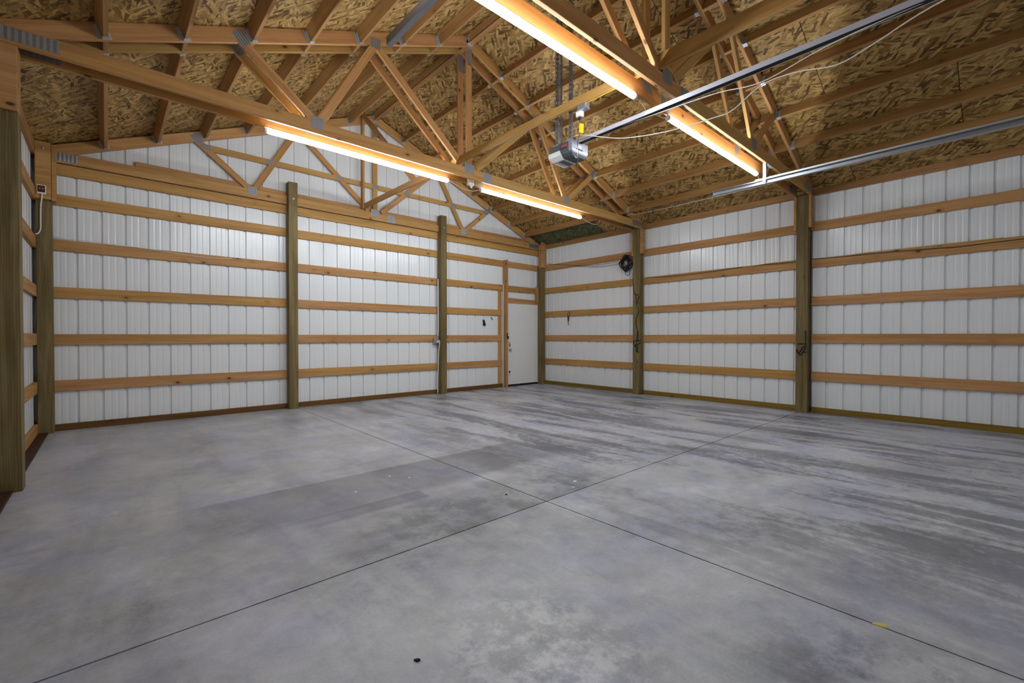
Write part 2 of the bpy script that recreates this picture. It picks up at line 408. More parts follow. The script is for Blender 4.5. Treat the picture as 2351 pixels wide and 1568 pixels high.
while y < YB + .04:
    y1 = min(y + 4 * .223, YB + .045)
    siding_panel(wall_right, y, y1, 1.966, .223, 0.0, lambda s: 3.56, lambda s, d, z: (XR + GT + d, s, z))
    siding_panel(wall_left, y, y1, 1.90, .232, 0.0, lambda s: 3.56, lambda s, d, z: (XL - GT - d, s, z))
    y = y1
OD0, OD1, ODZ = 2.22, 7.10, 3.05
for a, c, zb in ((XL - .06, 1.2, 0), (1.2, OD0, 0), (OD0, 3.7, ODZ), (3.7, 5.6, ODZ), (5.6, OD1, ODZ), (OD1, 8.1, 0), (8.1, XR + .06, 0)):
    siding_panel(wall_front, a, c, 1.0, PB, zb, lambda s: ztop(s) - .002, lambda s, d, z: (s, YF - GT - d, z))
# overhead door behind the camera
door_2 = struct('door_2', (4.66, YF, 0), 'white sectional overhead garage door')
for i in range(5):
    z0 = i * ODZ / 5
    box('door_section', OD0, OD1, YF - .05, YF - .005, z0 + .004, z0 + ODZ / 5 - .004, 'white', door_2, .006)

# ------------------------------------------------------------------ girts and skirts
HG = 0.14
def jit(s=.006): return random.uniform(-s, s)
# back wall
for i, z in enumerate(GZ):
    spans = [(XL + .0, XB1 - .003), (XB1 + .003, XB2 - .003)]
    spans.append((XB2 + .003, 7.80) if i < 4 and i != 3 else (XB2 + .003, 7.86))
    if i >= 3: spans.append((7.89, XR))
    for a, c in spans: board('girt', (a, YB + GT / 2, z + jit()), (c, YB + GT / 2, z + jit()), HG, GT, (0, -1, 0), 'fir', wall_back)
for a, c in ((XL, XB1 - .003), (XB1 + .003, XB2 - .003), (XB2 + .003, 7.82)):
    board('skirt_board', (a, YB + GT / 2, .042), (c, YB + GT / 2, .042), .085, GT, (0, -1, 0), 'sill', wall_back)
# lower header plank under the gable truss and ledge plank behind it
for a, c in ((XL, XB1), (XB1, XB2), (XB2, XR)):
    board('header_plank', (a + .002, YB + GT / 2 - .012, 3.338), (c - .002, YB + GT / 2 - .012, 3.338), HG, GT, (0, -1, 0), 'fir', wall_back)
    board('ledge_plank', (a + (.95 if a == XL else .002), YB + GT / 2, 3.565), (c - .002, YB + GT / 2, 3.565), HG, GT, (0, -1, 0), 'fir', wall_back)
# right and left walls
RS = [(YF, YR2 - .003), (YR2 + .003, YR1 - .003), (YR1 + .003, YB)]
for i, z in enumerate(GZ):
    for a, c in RS:
        board('girt', (XR + GT / 2, a, z + jit(.004)), (XR + GT / 2, c, z + jit(.004)), HG, GT, (-1, 0, 0), 'fir', wall_right)
        board('girt', (XL - GT / 2, a, z + jit()), (XL - GT / 2, c, z + jit()), HG, GT, (1, 0, 0), 'fir', wall_left)
for a, c in RS:
    board('skirt_board', (XR + GT / 2, a, .042), (XR + GT / 2, c, .042), .085, GT, (-1, 0, 0), 'sill_right', wall_right)
    board('skirt_board', (XL - GT / 2, a, .06), (XL - GT / 2, c, .06), .14, GT, (1, 0, 0), 'fir', wall_left)
    board('sill_plate', (XL + .045, a, .004), (XL + .045, c, .004), .088, .026, (0, 0, 1), 'sill_left', wall_left)
    board('eave_board', (XR + GT / 2, a, 3.515), (XR + GT / 2, c, 3.515), .142, GT, (-1, 0, 0), 'roofwood', wall_right)
    board('eave_board', (XL - GT / 2, a, 3.515), (XL - GT / 2, c, 3.515), .142, GT, (1, 0, 0), 'roofwood', wall_left)

# ------------------------------------------------------------------ posts
def post(x, y, dx, dy, h, label, blocks=(), bolt=None):
    t = thing('timber_post', (x, y, 0), label, 'post', 'treated timber posts')
    board('shaft', (x, y, 0.0), (x, y, h), dx, dy, (0, 1, 0), 'post', t)
    for bb in blocks: box('bearing_block', *bb, 'fir', t, .003, 1)
    if bolt:
        lathe('bolt_head', [(0, .017), (.003, .017), (.003, .010), (.012, .010), (.013, .006)], bolt[3], bolt[:3], 'galv', t, 6)
    return t
ZC = 3.44   # underside of bottom chords
post(XB1, YB - P / 2, P, P, 3.772, 'greenish treated post between white wall bays, nearer the left corner, bolt near its top', (), (XB1 + .005, YB - P, 3.50, (0, -1, 0)))
post(XB2, YB - P / 2, P, P, 3.75, 'greenish treated post left of the door bay, with white conduit and outlet box', (), (XB2 + .005, YB - P, 3.50, (0, -1, 0)))
q = PR / 2
for yy, nm in ((YR1, 'treated post on long right wall with black coiled wire hung at its top'), (YR2, 'treated post at front end of the right wall, small black cable loop on it')):
    post(XR - P / 2, yy, P, PR, 3.46, nm, ((XR - P + .004, XR - .002, yy - q - GT, yy - q - .001, 2.93, ZC - .001), (XR - P + .004, XR - .002, yy + q + .001, yy + q + GT, 2.90, ZC - .001)))
post(XL + P / 2, YR1, P, PR, 2.95, 'large dark treated post standing at the left picture edge', ((XL + .002, XL + P, YR1 - q - GT, YR1 - q - .001, 2.94, ZC - .001), (XL + .002, XL + P, YR1 - q, YR1 + q, 2.95, 3.46)))
post(XL + P / 2, YR2, P, PR, 3.46, 'treated post on the left wall under the nearer truss end')
post(XL + P / 2, YB - P / 2, P, P, 2.90, 'dark treated corner post in the back left corner', ((XL, XL + P - .002, YB - P - GT, YB - P - .001, 2.90, 3.60), (XL + P + .001, XL + P + GT + .004, YB - P - GT, YB - .045, 2.89, 3.585), (XL + .002, XL + P - .003, YB - P + .001, YB - .045, 2.905, 3.55)), (XL + .07, YB - P - GT, 3.52, (0, -1, 0)))
post(XR - P / 2, YB - P / 2, P, P, 2.955, 'dark treated corner post beside the white door', ((XR - P - .030, XR - .06, YB - P - GT, YB - P - .001, 2.955, 3.60), (XR - .058, XR, YB - P - GT, YB - P - .001, 2.955, 3.58), (XR - P + .002, XR - .002, YB - P + .002, YB - .045, 2.956, 3.54)))

# ------------------------------------------------------------------ roof sheathing, purlins
ceiling = struct('ceiling', (XC, 4.6, 3.5), 'open gable roof of strand board sheets on wooden purlins')
def roof_pt(side, u, y, off=0.0):
    """u = horizontal run from the eave; off = distance above the chord-top plane (perpendicular)"""
    x = u; z = 3.524 + SL * u
    x += -SN * off; z += CS * off
    return Vector((x if side < 0 else 2 * XC - x, y, z))
def roof_frame(side):
    X = Vector((0, 1, 0)); Y = Vector((CS, 0, SN)) if side < 0 else Vector((-CS, 0, SN))
    Z = X.cross(Y)
    return Matrix((X, Y, Z)).transposed().to_4x4()
def sheet_mesh(L, W, mat):
    k = ('sheet', round(L, 3), round(W, 3), mat)
    if k not in _cache: _cache[k] = mesh_from('sheet', boxv(-L / 2, L / 2, -W / 2, W / 2, -.006, .006), BF, mat)
    return _cache[k]
UR = [0.60, 1.71, 2.85, 3.97]      # sheet-row boundaries, right slope (run from right eave at 9.2)
ULft = [1.305, 2.415, 3.525]
seamsA, seamsB = [2.51, 4.785, 7.06], [1.34, 3.72, 6.10, 8.45]
for side, bnd in ((-1, ULft), (1, UR)):
    us = [0.02] + bnd + [XC - .003]
    for r in range(len(us) - 1):
        ys = [YF - .03] + (seamsA if r % 2 == 0 else seamsB) + [YB + .06]
        if side > 0 and r == 2: ys = [YF - .03] + seamsA + [YB + .06]
        for a, c in zip(ys[:-1], ys[1:]):
            g = .0035
            W = (us[r + 1] - us[r]) / CS - 2 * g; L = c - a - 2 * g
            ctr = roof_pt(side, (us[r] + us[r + 1]) / 2, (a + c) / 2, .006)
            mat = 'osb_green' if side > 0 and r == 0 and a > 7 else 'osb'
            put('roof_sheet', sheet_mesh(L, W, mat), Matrix.Translation(ctr) @ roof_frame(side), ceiling)
        # painted strips backing the sheet joints
    for yy in seamsA + seamsB:
        rows = [i for i in range(len(us) - 1) if yy in ((seamsA if i % 2 == 0 else seamsB) if not (side > 0 and i == 2) else seamsA)]
        for i in rows:
            ctr = roof_pt(side, (us[i] + us[i + 1]) / 2, yy, .0145)
            W = (us[i + 1] - us[i]) / CS
            k = ('seam', round(W, 3))
            if k not in _cache: _cache[k] = mesh_from('seam', boxv(-.02, .02, -W / 2, W / 2, -.002, .002), BF, 'seam')
            put('joint_strip', _cache[k], Matrix.Translation(ctr) @ roof_frame(side), ceiling)
PUL = [0.75, 1.305, 1.86, 2.415, 2.97, 3.525, 4.06]
PUR = [0.66, 1.14, 1.71, 2.28, 2.85, 3.42, 3.97]
BAYS = [(YF + .04, YR2 - q - GT), (YR2 + q + GT, YR1 - q - GT), (YR1 + q + GT, YB - GT)]
hanger_me = boxes_mesh('joist_hanger', [(-.024, .024, -.05, 0, -.0025, 0), (-.0245, -.0215, -.045, 0, -.002, .11), (.0215, .0245, -.045, 0, -.002, .11), (-.046, -.0215, -.003, 0, 0, .115), (.0215, .046, -.003, 0, 0, .115)], 'hanger')
def purlin(side, u, a, c, hang=True, dn=HG):
    n = roof_pt(side, u, 0, 1) - roof_pt(side, u, 0, 0)
    m0 = roof_pt(side, u, a + .002, -dn / 2); m1 = roof_pt(side, u, c - .002, -dn / 2)
    o = board('purlin', m0, m1, dn, GT, Vector((CS, 0, SN if side < 0 else -SN)) , 'roofwood', ceiling)
    if hang:
        for yy, s in ((a + .002, -1), (c - .002, 1)):
            Z = n; Yd = Vector((0, s, 0)); Xd = Yd.cross(Z)
            R = Matrix((Xd, Yd, Z)).transposed().to_4x4()
            put('joist_hanger', hanger_me, Matrix.Translation(roof_pt(side, u, yy, -dn)) @ R, o)
    return o
for side, US in ((-1, PUL), (1, PUR)):
    for u in US + [XC - .034]:
        for a, c in BAYS: purlin(side, u, a, c)
        for a in (YR1, YR2):
            m0 = roof_pt(side, u, a - q + .001, -HG / 2); m1 = roof_pt(side, u, a + q - .001, -HG / 2)
            board('blocking', m0, m1, HG, GT, Vector((CS, 0, SN if side < 0 else -SN)), 'roofwood', ceiling)

# ------------------------------------------------------------------ trusses
def plate_mesh(w, h, nf):
    k = ('plate', round(w, 3), round(h, 3), nf)
    if k in _cache: return _cache[k]
    V, F = [], []
    n = nf * 2
    for i in range(n + 1):
        x = -w / 2 + w * i / n; d = .0005 + (.0028 if i % 2 else 0)
        V += [(x, -h / 2, d), (x, h / 2, d)]
    for i in range(n): F.append((2 * i, 2 * i + 2, 2 * i + 3, 2 * i + 1))
    o = len(V); V += [(-w / 2, -h / 2, 0), (w / 2, -h / 2, 0), (w / 2, h / 2, 0), (-w / 2, h / 2, 0)]; F.append((o, o + 3, o + 2, o + 1))
    _cache[k] = mesh_from('nail_plate', V, F, 'plate'); return _cache[k]
def truss(label, yc, plies, dz=0.0, gable=False):
    t = thing('roof_truss', (XC, yc, ZC + dz), label, 'roof truss', 'roof trusses')
    for yo, faces in plies:
        y = yc + yo
        def V3(x, z): return (x, y, z + dz)
        nY = (0, -1, 0)
        # bottom chord: two lengths butted at the splice
        for a, c in ((XL + .02, 4.93), (4.934, 2 * XC - XL - .02)):
            board('bottom_chord', V3(a, ZC + .07), V3(c, ZC + .07), .14, GT, nY, 'truss', t)
        for s in (-1, 1):
            u0, u1 = .18, XC - .001
            def tc(u): return (u if s < 0 else 2 * XC - u, 3.524 + SL * u - TK / 2)
            board('top_chord', V3(*tc(u0)), V3(*tc(u1)), .14, GT, nY, 'truss', t)
            fl = (lambda x: x) if s < 0 else (lambda x: 2 * XC - x)
            for (xa, za), (xb, zb) in (((1.80, 4.15), (2.50, 3.57)), ((2.56, 3.57), (3.19, 4.68)), ((3.24, 4.69), (4.47, 3.60))):
                board('web', V3(fl(xa), za), V3(fl(xb), zb), .088, GT - .001, nY, 'truss', t)
        board('king_post', V3(XC, ZC + .13), V3(XC, ztop(XC) - TK + .02), .088, GT - .0005, nY, 'truss', t)
        if gable:
            board('lateral_strut', (1.90, y - .001, 4.05), (2 * XC - 1.90, y - .001, 4.05), .088, GT - .004, nY, 'truss', t)
        for fy in faces:     # -1 front face, +1 rear face
            yy = y + fy * (GT / 2 + .0005)
            R0 = Matrix((Vector((1, 0, 0)) * (-fy), Vector((0, 0, 1)), Vector((0, fy, 0)))).transposed().to_4x4()
            def pl(x, z, wd, h, nf, rot=0):
                put('nail_plate', plate_mesh(wd, h, nf), T(x, yy, z + dz) @ R0 @ Matrix.Rotation(rot, 4, 'Z'), t)
            for s in (-1, 1):
                fl = (lambda x: x) if s < 0 else (lambda x: 2 * XC - x)
                pl(fl(2.53), 3.555, .13, .13, 6)
                pl(fl(3.21), 4.72, .12, .12, 6, 0)
                pl(fl(1.80), 4.16, .10, .14, 4, s * fy * .7)
                pl(fl(.36), 3.515, .34, .10, 9)
            pl(XC, ztop(XC) - .30, .088, .24, 5, math.pi / 2 * .0)
            pl(XC, 3.575, .17, .13, 8)
            pl(4.932, ZC + .07, .16, .145, 8)
            if gable:
                for xx in (2.80, 3.93, 2 * XC - 2.80, 2 * XC - 3.93, XC, 1.92, 2 * XC - 1.92): pl(xx, 4.05 - dz, .13, .06, 5)
    return t
off = q + GT / 2
truss('doubled wooden roof truss carrying the pair of farther lit tubes', YR1, ((-off, (-1,)), (off, (-1, 1))))
truss('doubled wooden roof truss overhead carrying the pair of nearer lit tubes', YR2, ((-off, (-1, 1)), (off, (-1,))))
truss('single wooden gable truss standing against the white back wall', YB - GT / 2, ((0, (-1,)),), -.022, True)

# bracing lumber between trusses at mid span
def brace(name, a, c, w, t_, nrm, label): return tag(board(name, a, c, w, t_, nrm, 'fir'), label, 'brace', 'bracing lumber')
brace('lateral_brace', (4.40, YR2 + .02, 3.612), (4.40, YR1 + .03, 3.632), .088, GT, (1, 0, 0), 'long wooden brace running over the opener between the two doubled trusses')
brace('lateral_brace', (4.36, YR1 + .02, 3.602), (4.36, YB - .09, 3.625), .088, GT, (1, 0, 0), 'short wooden brace from the farther truss to the gable truss foot')
brace('lateral_brace', (4.47, YF + .1, 3.645), (4.47, YR2 + .02, 3.655), .135, GT, (1, 0, 0), 'wooden brace at top of picture running forward from the nearer truss')
brace('vertical_strut', (4.335, YB - .075, 3.58), (4.335, YB - .075, 5.30), .088, GT, (1, 0, 0), 'upright wooden strut beside the gable king post')
brace('diagonal_brace', (4.30, YB - .20, 5.24), (4.401, 7.22, 3.66), .088, GT, (1, 0, 0), 'slanting wooden brace from gable peak down behind the farther lit tube')

# ------------------------------------------------------------------ tube lights
def tube_light(x0, x1, y, z, label):
    t = thing('tube_light', ((x0 + x1) / 2, y, z), label, 'tube light', 'linked tube lights')
    L = x1 - x0; r = .0255; ns = 12
    V, F = [], []
    ring = [(math.cos(a), math.sin(a)) for a in [math.radians(60 - 300 + 300 * k / ns - 0 + 60) for k in range(ns + 1)]]
    # diffuser: 300 degree arc open at the top
    ring = []
    for k in range(ns + 1):
        a = math.radians(120 + 300 * k / ns); ring.append((r * math.cos(a), r * math.sin(a)))
    for xx in (-L / 2 + .025, L / 2 - .025):
        V += [(xx, a, b_) for a, b_ in ring]
    n = ns + 1
    for k in range(n): F.append((k, (k + 1) % n, n + (k + 1) % n, n + k))
    put('diffuser_tube', mesh_from('diffuser', V, F, 'lit', True), T((x0 + x1) / 2, y, z), t)
    box('housing', x0, x1, y - .0095, y + .0095, z + r * .88, z + r * .88 + .012, 'white', t)
    for xx in (x0, x1 - .025):
        lathe('end_cap', [(0, .021), (.004, .0265), (.025, .0265)], (1, 0, 0), (xx, y, z), 'whiteplastic', t, 16)
    for xx in (x0 + .3, x1 - .3):
        box('mounting_clip', xx - .012, xx + .012, y - .012, y + .022, z + r * .88 + .0121, ZC - .0005, 'galv', t)
    return t
LZ = 3.402
TY1, TY2 = YR1 + q + .006, YR2 + q + .006
tube_light(2.05, 4.39, TY1, LZ, 'lit white tube light on the farther truss, left half')
tube_light(4.95, 7.31, TY1, LZ, 'lit white tube light on the farther truss, right half')
tube_light(2.03, 4.40, TY2, LZ, 'lit white tube light overhead on the nearer truss, left half')
tube_light(4.975, 7.335, TY2, LZ, 'lit white tube light on the nearer truss, right half, ending near the track bracket')
cable('lamp_cord', [(4.40, TY1, LZ), (4.50, TY1, 3.385), (4.65, TY1 - .01, 3.345), (4.82, TY1, 3.355), (4.945, TY1, LZ)], .004, 'wirewhite', label='white cord sagging between the two farther tube lights', cat='cord', group='lamp cords')
cable('lamp_cord', [(4.405, TY2, LZ), (4.46, TY2, 3.39), (4.52, TY2 - .02, 3.345), (4.60, TY2, 3.335), (4.78, TY2, 3.36), (4.90, TY2, 3.37), (4.97, TY2, LZ)], .004, 'wirewhite', label='white cord hanging between the two nearer tube lights', cat='cord', group='lamp cords')
cable('lamp_cord', [(7.315, TY1, LZ), (7.45, TY1, 3.37), (7.62, TY1 - .02, 3.335), (7.78, TY1 - .03, 3.36), (7.83, TY1 - .03, 3.44)], .004, 'wirewhite', label='white cord end looping up past the farther right tube light', cat='cord', group='lamp cords')
cable('lamp_cord', [(7.34, TY2, LZ), (7.40, TY2, 3.385), (7.41, TY2, 3.34)], .004, 'wirewhite', label='short white cord stub at end of the nearer right tube light', cat='cord', group='lamp cords')

# white receptacle box between farther tubes
jb = thing('outlet_box', (4.76, YR1 + q - .03, 3.45), 'white outlet box under the farther truss between its tube lights', 'outlet box')
box('body', 4.70, 4.80, YR1 + q - .055, YR1 + q - .002, 3.405, 3.505, 'whiteplastic', jb, .006)
box('cover', 4.715, 4.785, YR1 + q - .064, YR1 + q - .0555, 3.415, 3.495, 'white', jb, .003)
prism('flap', [(4.725, 3.405), (4.775, 3.405), (4.765, 3.375), (4.74, 3.365)], YR1 + q - .05, YR1 + q - .045, 'xz', 'whiteplastic', jb, (4.75, YR1 + q - .047, 3.39))

# ------------------------------------------------------------------ garage door opener with rail
op = thing('door_opener', (4.56, 4.20, 3.10), 'grey garage door opener with long rail hanging under the roof', 'door opener')
ox0, ox1, oy0, oy1, oz0, oz1 = 4.435, 4.70, 4.03, 4.36, 3.105, 3.285
def loft(name, rings, mat, parent, bev=.012):
    V, F = [], []
    for (x0, x1, y0, y1, z) in rings:
        z = z if z > 3.2 else 3.2 - (3.2 - z) * .74
        V += [(x0, y0, z), (x1, y0, z), (x1, y1, z), (x0, y1, z)]
    for i in range(len(rings) - 1):
        for k in range(4): F.append((4 * i + k, 4 * i + (k + 1) % 4, 4 * i + 4 + (k + 1) % 4, 4 * i + 4 + k))
    n = len(V); F += [(0, 3, 2, 1), (n - 4, n - 3, n - 2, n - 1)]
    c = Vector(((ox0 + ox1) / 2, (oy0 + oy1) / 2, (oz0 + oz1) / 2))
    me = mesh_from(name, [tuple(Vector(v) - c) for v in V], F, mat)
    if bev:
        bm = bmesh.new(); bm.from_mesh(me); bmesh.ops.bevel(bm, geom=bm.edges[:], offset=bev, segments=2, affect='EDGES', profile=.5); bm.to_mesh(me); bm.free()
    return put(name, me, Matrix.Translation(c), parent)
ch = loft('chassis', [(ox0, ox1, oy0 + .055, oy1, oz1), (ox0, ox1, oy0 + .055, oy1, 3.20), (ox0 + .02, ox1 - .02, oy0 + .06, oy1 - .01, 3.155)][::-1], 'grey', op, .008)
loft('motor_cover', [(ox0 + .03, ox1 - .03, oy0 + .02, oy1 - .16, 3.098), (ox0 + .003, ox1 - .003, oy0 + .005, oy1 - .13, 3.15), (ox0 + .001, ox1 - .001, oy0 + .05, oy1 - .13, 3.19)], 'grey', op, .008)
fp = loft('front_panel', [(ox0 + .012, ox1 - .012, oy0 + .008, oy0 + .05, 3.145), (ox0 - .002, ox1 + .002, oy0, oy0 + .053, 3.18), (ox0 - .002, ox1 + .002, oy0, oy0 + .053, oz1 + .004)], 'silver', op, .006)
ln = loft('light_lens', [(ox0 + .035, ox1 - .035, oy0 + .14, oy1 - .03, 3.088), (ox0 - .006, ox1 + .006, oy0 + .15, oy1 + .008, 3.15), (ox0 - .006, ox1 + .006, oy0 + .17, oy1 + .008, 3.215)], 'lens', op, .008)
for i in range(5):
    box('vent_slot', ox0 + .05 + i * .035, ox0 + .07 + i * .035, oy0 + .16, oy0 + .23, 3.113, 3.117, 'grey', ln)
for i, zz in enumerate((3.235, 3.215)):
    box('badge', ox0 - .004, ox0 - .0005, oy0 + .075, oy0 + .145, zz, zz + (.022 if i == 0 else .008), ('red', 'black')[i], ch)
box('label_plate', ox0 + .10, ox0 + .15, oy0 - .003, oy0 - .0005, 3.215, 3.245, 'white', fp)
box('terminal_strip', ox0 + .07, ox0 + .17, oy0 - .005, oy0 - .0005, 3.197, 3.207, 'black', fp)
box('rail_bracket', 4.53, 4.61, oy0 + .055, oy0 + .16, oz1 + .001, oz1 + .016, 'galv', op)
def extr_y(name, poly, y0, y1, mat, parent): return prism(name, poly, y0, y1, 'xz', mat, parent, (poly[0][0], y0, poly[0][1]))
rl = extr_y('rail', [(4.54, 3.274), (4.5425, 3.274), (4.5425, 3.311), (4.5985, 3.311), (4.5985, 3.277), (4.592, 3.277), (4.592, 3.274), (4.602, 3.274), (4.602, 3.315), (4.54, 3.315)], YF + .05, oy0 + .05, 'rail', op)
extr_y('belt', [(4.544, 3.277), (4.591, 3.277), (4.591, 3.288), (4.544, 3.288)], YF + .1, oy0 - .0, 'rubber', rl)
# slotted angle hangers up to the ridge
def slotted_angle(name, x, y, z0, z1, parent, sgn=1):
    me_k = ('angle', round(z1 - z0, 3), sgn)
    if me_k not in _cache:
        H = z1 - z0; wd, th = .032, .003; V, F = [], []
        def add(bx):
            o = len(V); V.extend(boxv(*bx)); F.extend([tuple(i + o for i in f) for f in BF])
        def strip(fn):
            # two rails plus rungs leave open slots
            fn(0, .010, 0, H); fn(.022, wd, 0, H)
            n = int(H / .05)
            for i in range(n + 1):
                zc = H * i / n; fn(.010, .022, max(0, zc - .012), min(H, zc + .012))
        strip(lambda a, c, z0_, z1_: add((a * sgn if sgn > 0 else -c, c * sgn if sgn > 0 else -a, 0, th, z0_, z1_)))
        strip(lambda a, c, z0_, z1_: add((0 if sgn > 0 else -th, th if sgn > 0 else 0, a, c, z0_, z1_)))
        _cache[me_k] = mesh_from('slotted_angle', V, F, 'darkmetal')
    return put(name, _cache[me_k], T(x, y, z0), parent)
h1 = slotted_angle('hanger_strap', 4.47, 4.265, 3.285, 5.20, op)
h2 = slotted_angle('hanger_strap', 4.475, 4.078, 3.285, 5.20, op)
slotted_angle('hanger_strap', 4.66, 4.365, 3.285, 5.20, op, -1)
box('hanger_foot', 4.445, 4.50, 4.245, 4.31, oz1 - .002, oz1 + .012, 'galv', h1)
box('hanger_foot', 4.445, 4.52, 4.065, 4.125, oz1 - .002, oz1 + .022, 'galv', h2)

# power: metal box on the brace, plug, cords, tag
pb = thing('junction_box', (4.40, 3.87, 3.53), 'small metal junction box with white outlet under the long brace', 'junction box')
box('metal_box', 4.365, 4.435, 3.80, 3.905, 3.512, 3.566, 'galv', pb, .004, 1)
box('cover_plate', 4.362, 4.438, 3.795, 3.91, 3.505, 3.5118, 'silver', pb, .002, 1)
box('outlet_adapter', 4.372, 4.428, 3.865, 3.93, 3.45, 3.5045, 'whiteplastic', pb, .006)
pc = thing('power_cord', (4.40, 3.90, 3.45), 'black opener power cord dangling from the outlet with yellow tag', 'cord')
cable('cord', [(4.40, 3.90, 3.452), (4.40, 3.897, 3.40), (4.395, 3.897, 3.34), (4.40, 3.905, 3.27), (4.40, 3.925, 3.20), (4.405, 3.925, 3.12), (4.41, 3.93, 3.04), (4.41, 3.938, 2.93)], .0042, 'black', pc)
plg = box('plug', 4.388, 4.412, 3.886, 3.914, 3.425, 3.4495, 'black', pc, .004)
prism('warning_tag', [(3.893, 3.385), (3.838, 3.36), (3.842, 3.265), (3.897, 3.292)], 4.389, 4.3905, 'yz', 'yellow', pc, (4.39, 3.865, 3.325))
cable('opener_wire', [(4.40, 3.93, 3.17), (4.40, 3.925, 3.12), (4.405, 3.93, 3.08), (4.425, 3.96, 3.06), (4.44, 4.0, 3.10)], .003, 'wirewhite', label='thin white wire looping under front of the opener', cat='wire', group='thin wires')
cable('opener_wire', [(4.395, 4.20, 3.56), (4.40, 4.17, 3.50), (4.415, 4.15, 3.42), (4.425, 4.165, 3.33), (4.428, 4.17, 3.29), (4.424, 4.185, 3.25), (4.424, 4.18, 3.19), (4.43, 4.15, 3.15), (4.46, 4.12, 3.118)], .0035, 'black', label='black wire draped down the side of the opener', cat='wire', group='thin wires')
cable('yellow_cable', [(4.400, 3.80, 3.558), (4.399, 3.72, 3.563), (4.397, 3.60, 3.560), (4.40, 3.45, 3.564), (4.40, 3.33, 3.562)], .004, 'wireyellow', label='yellow electrical cable running under the long brace', cat='cable')
# release rope / sensor wires along the rail
cable('sensor_wire', [(4.45, 4.02, 3.31), (4.50, 3.93, 3.31), (4.56, 3.55, 3.17), (4.57, 3.20, 3.09), (4.57, 2.907, 3.05), (4.57, 2.62, 3.035), (4.57, 2.459, 3.04), (4.57, 2.231, 3.155), (4.57, 1.995, 3.15), (4.57, 1.756, 3.095), (4.57, 1.565, 3.138), (4.57, 1.211, 3.245), (4.57, .6, 3.29)], .004, 'wirewhite', n=8, label='lower white sensor wire swinging loosely below the opener rail', cat='wire', group='thin wires')
cable('sensor_wire', [(4.52, 4.0, 3.30), (4.55, 3.6, 3.285), (4.57, 3.2, 3.265), (4.57, 2.908, 3.25), (4.57, 2.565, 3.228), (4.57, 2.231, 3.178), (4.57, 1.808, 3.252), (4.57, 1.329, 3.28), (4.57, .6, 3.295)], .004, 'wirewhite', n=8, label='upper white sensor wire following close under the opener rail', cat='wire', group='thin wires')

# ------------------------------------------------------------------ overhead door tracks
def c_track(name, x, side, label, yend, bracket):
    t = thing(name, (x, yend, 3.2), label, 'door track', 'overhead door tracks')
    s = side
    prof = [(0, .058), (.004, .062), (.034, .062), (.038, .055), (.036, .054), (.033, .0595), (.005, .0595), (.0025, .057), (.0025, .005), (.005, .0025), (.033, .0025), (.036, .008), (.038, .007), (.034, 0), (.004, 0), (0, .004)]
    poly = [(x - s * (a - .019) * 1.0, 3.17 + b_) for a, b_ in prof]
    chn = extr_y('channel', poly, YF + .05, yend, 'track', t)
    # angle stiffener on the outside
    extr_y('stiffener_angle', [(x + s * .0195, 3.232), (x + s * .0225, 3.232), (x + s * .0225, 3.262), (x + s * .0195, 3.262)], YF + .05, yend - .55, 'galv', t)
    for yy in (yend - .02, yend - .05):
        lathe('bolt', [(0, .008), (.004, .008), (.005, .004)], (-s, 0, 0), (x + s * .0195 * 0 - s * (-.019) - s * .0, yy, 3.2), 'galv', chn, 8)
    if bracket:
        box('hanger_angle', x - .022, x + .022, 3.050, 3.053, 3.262, 3.44, 'galv', t)
        box('hanger_angle', x - .022, x - .019, 3.053, 3.085, 3.20, 3.44, 'galv', t)
        board('brace_strap', (x + .16, 3.07, 3.425), (x + .02, 3.07, 3.255), .028, .003, (0, -1, 0), 'galv', t)
        box('top_angle', x - .01, x + .24, 3.045, 3.08, 3.437, 3.4395, 'galv', t)
    return t
c_track('door_track', 7.105, 1, 'galvanised overhead door track along the right, hung from the nearer truss', 3.745, True)
c_track('door_track', 2.226, -1, 'galvanised overhead door track end at top left of picture', 3.765, False)
cable('ceiling_cord', [(8.49, YR1 - q - GT - .003, 3.60), (8.52, 5.98, 3.64), (8.55, 5.86, 3.612), (8.545, 5.2, 3.60), (8.545, 4.45, 3.60), (8.54, 3.9, 3.60), (8.54, 3.35, 3.60)], .004, 'wirewhite', label='white cord running along a roof purlin toward the right track', cat='cord')

# ------------------------------------------------------------------ entry door and its framing
d1 = struct('door_1', (DX0, YB, 0), 'white flush entry door with chrome deadbolt and knob')
box('leaf', DX0 + .006, DX1 - .008, YB - .012, YB + .032, .045, DZ - .004, 'white', d1, .002, 1)
box('threshold', DX0 + .002, DX1 + .0, YB - .02, YB + .04, .001, .03, 'rubber', d1)
box('door_jamb', DX0 - .012, DX0 + .004, YB - .01, YB + .05, .002, DZ + .015, 'white', d1)
box('door_jamb', DX1 - .006, DX1 + .010, YB - .01, YB + .05, .002, DZ + .015, 'white', d1)
box('head_jamb', DX0 + .004, DX1 - .006, YB - .01, YB + .05, DZ - .003, DZ + .013, 'white', d1)
lb = tag(box('deadbolt_plate', 8.005, 8.055, YB - .030, YB - .0125, .955, 1.075, 'galv', d1, .008), 'chrome deadbolt plate')
lathe('thumb_turn', [(0, .012), (.012, .012), (.014, .006)], (0, -1, 0), (8.03, YB - .0305, 1.0), 'black', lb, 12)
kb = lathe('door_knob', [(0, .033), (.006, .033), (.008, .013), (.028, .012), (.036, .024), (.052, .029), (.064, .022), (.068, .008)], (0, -1, 0), (8.035, YB - .0125, .885), 'galv', d1, 20)
lathe('kick_latch', [(0, .024), (.006, .024), (.008, .012), (.022, .016), (.028, .010)], (0, -1, 0), (8.03, YB - .0125, .355), 'keys', d1, 16)
box('latch_key', 8.038, 8.045, YB - .022, YB - .0127, .265, .33, 'galv', d1)
